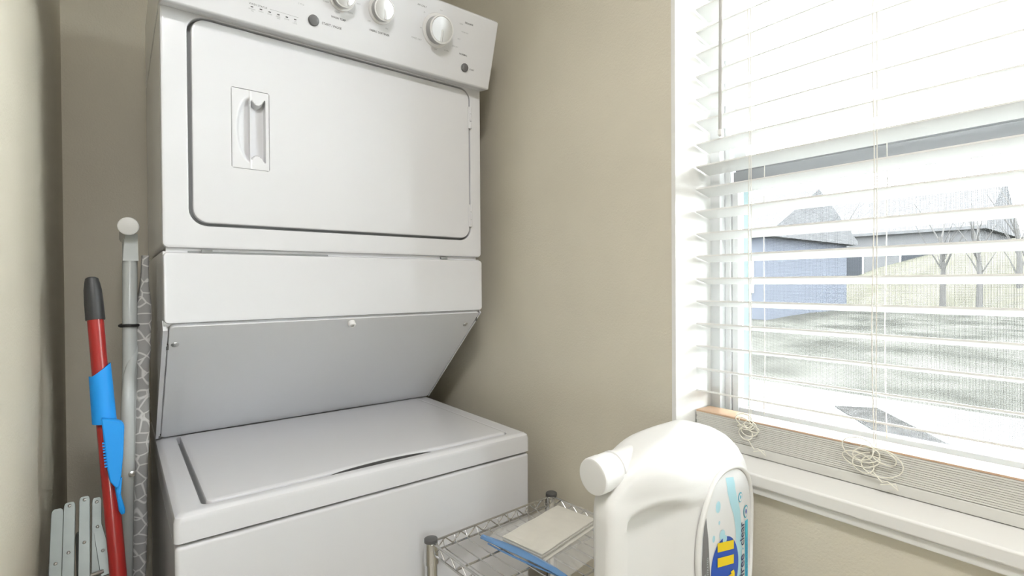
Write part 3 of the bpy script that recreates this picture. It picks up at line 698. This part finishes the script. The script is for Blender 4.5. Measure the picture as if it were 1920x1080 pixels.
jtext('THE #1 DETERGENT', .7770, -.4650, .0072, 'label_blue', .0018)
jtext('for sensitive skin', .7905, -.4500, .0070, 'label_faint', .0012)
for x, z, r_ in ((.752, -.331, .0066), (.7715, -.3590, .0085)):
    drape('seal_mark', disc(x, z, r_, r_*1.15, 28, 2, 4), 'label_cyan', .0012); drape('seal_mark', disc(x, z, r_*.80, r_*.95, 28, 2, 4), 'label_white', .0016)
    drape('seal_mark', disc(x-.0005, z+.0005, r_*.3, r_*.45, 16, 2, 3), 'label_blue' if r_ > .008 else 'label_cyan', .0020)
jtext('CONCENTRATED', .6610, -.4420, .0062, 'label_faint', .0013); jtext('88 LOADS', .6545, -.4420, .0062, 'label_faint', .0013)

# ------------------------------------------------------------------ ironing board on its end beside the dryer
ib = thing('ironing_board', 'folded ironing board with grey trellis cover leaning by the dryer side', 'ironing board', (.03, 1.45, FL))
def board():
    rings = []
    for k in range(41):
        t = k/40; z = FL+.01+(.062-FL-.01)*t; xc = .0115+.0355*((z-FL)/(.062-FL))
        tip = smooth((1-t)/.10)**.5 if t > .9 else 1.0
        half = .150*(.42+.58*smooth((1-t)/.45)); half *= max(.25, tip); yc = 1.31+.150*.42 + (half-.150*.42)
        hx = .0122+.0012*math.sin(t*37)+.0008*math.sin(t*91); hx *= max(.55, tip)
        rings.append([(xc+a, yc+b_, z) for a, b_ in rrect(-hx, hx, -half, half, min(hx, half)*.75, 5)])
    return loft(rings)
obj('padded_board', board(), 'board_cover', ib, smooth=70)
obj('leg_tube', tube([(.0215, 1.318, .095), (.0205, 1.318, .02), (.0190, 1.318, -.15), (.0060, 1.318, -.62), (-.010, 1.32, FL+.012)], [.0125, .0128, .0128, .0128, .0128], 16), 'white_tube', ib)
obj('leg_tube', tube([(.0290, 1.325, -.085), (.0275, 1.318, -.13), (.0170, 1.3035, -.185), (.0140, 1.3000, -.25), (.0060, 1.3000, -.62), (-.004, 1.30, FL+.012)], [.0055, .0065, .0100, .0118, .0120, .0120], 16), 'white_tube', ib)
obj('foot_bar', tube([(.0185, 1.292, .118), (.0190, 1.62, .118)], .0145, 18), 'white_tube', ib)
obj('end_cap', lathe([(.0165, .018), (.0182, .004), (.0176, 0), (.015, -.0016), (0, -.002)], (.0185, 1.282, .1185), (.06, 1, .10), 28), 'cap_white', ib)
obj('foot_bracket', loft([[(x, y, z) for x, y in ((x0, 1.305), (x1, 1.305), (x1, 1.331), (x0, 1.331))] for x0, x1, z in ((.009, .035, .05), (.011, .0345, .075), (.014, .034, .106))]), 'white_tube', ib)
obj('strap', tube([(.0185+.0158*math.cos(a*.3142), 1.318+.0158*math.sin(a*.3142), -.083+.0005*math.sin(a)) for a in range(20)], .0032, 6, closed=True), 'black_strap', ib)
obj('leg_bolt', lathe([(.006, 0), (.006, .003), (.002, .004)], (.0190, 1.289, -.383), (0, -1, 0), 14), 'steel_screw', ib)

# ------------------------------------------------------------------ broom with clip-on dustpan
def bp_(z): t = (z-.014)/(-1.1); return Vector((-.0365+.070*t, 1.185-.20*t, z))
br = thing('broom', 'red broom pole with black grip leaning in the corner', 'broom', tuple(bp_(FL)))
obj('pole', tube([bp_(-.045), bp_(-.4), bp_(-.8), bp_(FL+.12)], .0118, 16), 'red_pole', br)
obj('grip', tube([bp_(z) for z in (-.062, -.060, -.03, -.008, .006, .012, .0145)], [.0138, .0140, .0137, .0128, .0108, .0095, .006], 18), 'black_grip', br)
q = bp_(FL+.12)
obj('broom_socket', tube([bp_(FL+.16), bp_(FL+.10)], [.014, .02], 14), 'black_grip', br)
obj('broom_head', box(q.x-.09, q.x+.0, q.y-.03, q.y+.03, FL+.075, FL+.115, .01), 'black_grip', br)
o = obj('bristles', loft([[(q.x-.045+a*k, q.y+b_*k, z) for a, b_ in rrect(-.043, .043, -.028, .028, .01, 3)] for z, k in ((FL+.08, 1), (FL+.04, 1.06), (FL+.002, 1.1))]), 'bristle', br)
dp = thing('dustpan', 'bright blue plastic dustpan clipped on the red broom pole', 'dustpan', tuple(bp_(-.38)))
ax_ = (bp_(-.4)-bp_(0)).normalized()
def clip(z0, z1, a0, a1, r0_, r1_, th=.0022, n=16, m=10, slant=0):
    rings = []
    for k in range(m+1):
        z = z0+(z1-z0)*k/m; row_o, row_i = [], []
        for i in range(n+1):
            a = math.radians(a0+(a1-a0)*i/n); R_ = r0_+(r1_-r0_)*k/m
            zz_ = z+(slant*(math.cos(a)) if k == 0 else 0); c = bp_(zz_)
            row_o.append(c+Vector((math.cos(a)*R_, math.sin(a)*R_, 0))); row_i.append(c+Vector((math.cos(a)*(R_-th), math.sin(a)*(R_-th), 0)))
        rings.append(row_o+row_i[::-1])
    return loft(rings)
obj('handle', clip(-.150, -.240, 185, 385, .0160, .0172, slant=.012), 'blue_plastic', dp)
# pan: shallow tray, its outer face toward the room, widest just under the handle
def prism_y(outline, y0f, y1f, bev):
    """outline of (x, z) points given thickness in Y (y as a function of z)"""
    bm = bmesh.new(); a = [bm.verts.new((x, y0f(z), z)) for x, z in outline]; b = [bm.verts.new((x, y1f(z), z)) for x, z in outline]
    n = len(outline); bm.faces.new(a); bm.faces.new(b[::-1])
    for i in range(n): bm.faces.new((a[i], b[i], b[(i+1) % n], a[(i+1) % n]))
    bmesh.ops.recalc_face_normals(bm, faces=bm.faces)
    bmesh.ops.bevel(bm, geom=list(bm.edges), offset=bev, segments=3, profile=.5, affect='EDGES')
    bm.verts.index_update(); r = ([v.co.copy() for v in bm.verts], [tuple(v.index for v in f.verts) for f in bm.faces]); bm.free(); return r
pan_out = [(-.0245, -.2270), (-.004, -.2330), (.0040, -.2375), (.0068, -.2440), (.0050, -.2890), (.0020, -.3230), (-.0010, -.3420), (-.0055, -.3450), (-.0140, -.3320), (-.0185, -.3020)]
pan = lambda: prism_y(pan_out, lambda z: bp_(z).y-.030, lambda z: bp_(z).y-.0135, .0028)
pn = obj('pan', pan(), 'blue_plastic', dp)
obj('pan_lip', prism_y([(-.0010, -.3330), (.0030, -.3300), (.0010, -.3560), (-.0030, -.3660), (-.0060, -.3500)], lambda z: bp_(z).y-.024, lambda z: bp_(z).y-.0150, .002), 'blue_plastic', pn)
for k in range(9):
    z = -.268-k*.0048; c = bp_(z); x = -.0245+(.0060)*(z+.227)/(-.075)
    obj('comb_tooth', box(x-.0022, x+.0016, c.y-.0296, c.y-.0255, z-.0011, z+.0011), 'blue_plastic', pn, smooth=0)
c = bp_(-.375); obj('hook', tube([bp_(-.345)+Vector((.009, -.020, 0)), bp_(-.365)+Vector((.011, -.018, 0)), bp_(-.385)+Vector((.013, -.015, 0)), bp_(-.392)+Vector((.014, -.013, 0))], [.003, .0035, .0045, .003], 8), 'blue_plastic', dp)

# ------------------------------------------------------------------ folding rack of flat riveted bars in the corner
fr = thing('folding_rack', 'grey folded rack of flat riveted metal bars by the left wall', 'rack', (-.065, .95, FL))
def bar(p, q, w0, w1, th=.007, rnd=True):
    """flat bar from p (top) to q, its face to the room"""
    p, q = Vector(p), Vector(q); t = (q-p).normalized(); sx = Vector((1, 0, 0)); sx = (sx-t*sx.dot(t)).normalized(); n_ = t.cross(sx)
    if n_.y > 0: n_ = -n_
    L = (q-p).length; rings = []
    for s, ww in ((0, .55), (.0015, .78), (.004, .94), (.008, 1), (L-.003, 1), (L, .9)):
        c = p+t*s; hw = (w0+(w1-w0)*s/L)*ww/2
        rings.append([c+sx*hw*a+n_*b_*th/2 for a, b_ in ((-1, -.7), (-.9, -1), (.9, -1), (1, -.7), (1, .7), (.9, 1), (-.9, 1), (-1, .7))])
    return (rings, t, n_)
def rivet(p, n_, par): obj('rivet', lathe([(.0028, -.001), (.0026, .0008), (.0014, .0016), (0, .0017)], p, n_, 12), 'steel_screw', par)
for (xt, zt, yt), (xb, zb, yb_), w0, w1, rv in (
    ((-.0870, -.392, 1.19), (-.0860, -1.235, .62), .0165, .0205, (.090,)),
    ((-.0715, -.388, 1.20), (-.0670, -1.235, .63), .0160, .0205, (.006, .085)),
    ((-.0515, -.386, 1.21), (-.0430, -1.235, .64), .0155, .0210, (.006, .080)),
    ((-.0345, -.394, 1.215), (-.0330, -.90, .90), .0140, .0160, (.008,))):
    R_, t, n_ = bar((xt, yt, zt), (xb, yb_, zb), w0, w1)
    o = obj('bar', loft(R_), 'rack_bar', fr)
    for s in rv: rivet(Vector((xt, yt, zt))+t*s+n_*.0035, n_, o)
R_, t, n_ = bar((-.0352, 1.195, -.429), (-.0186, 1.140, -.508), .0125, .0210, .008)
o = obj('bar', loft(R_), 'rack_bar', fr, label='short grey end bar with two rivets')
for s in (.012, .056): rivet(Vector((-.0352, 1.195, -.429))+t*s+n_*.004, n_, o)
obj('rear_leg', loft(bar((-.060, 1.24, -.46), (-.060, 1.45, -1.245), .014, .016)[0]), 'rack_bar', fr)
obj('pivot_rod', tube([(-.092, 1.125, -.50), (-.025, 1.14, -.50)], .0035, 8), 'steel_screw', fr)
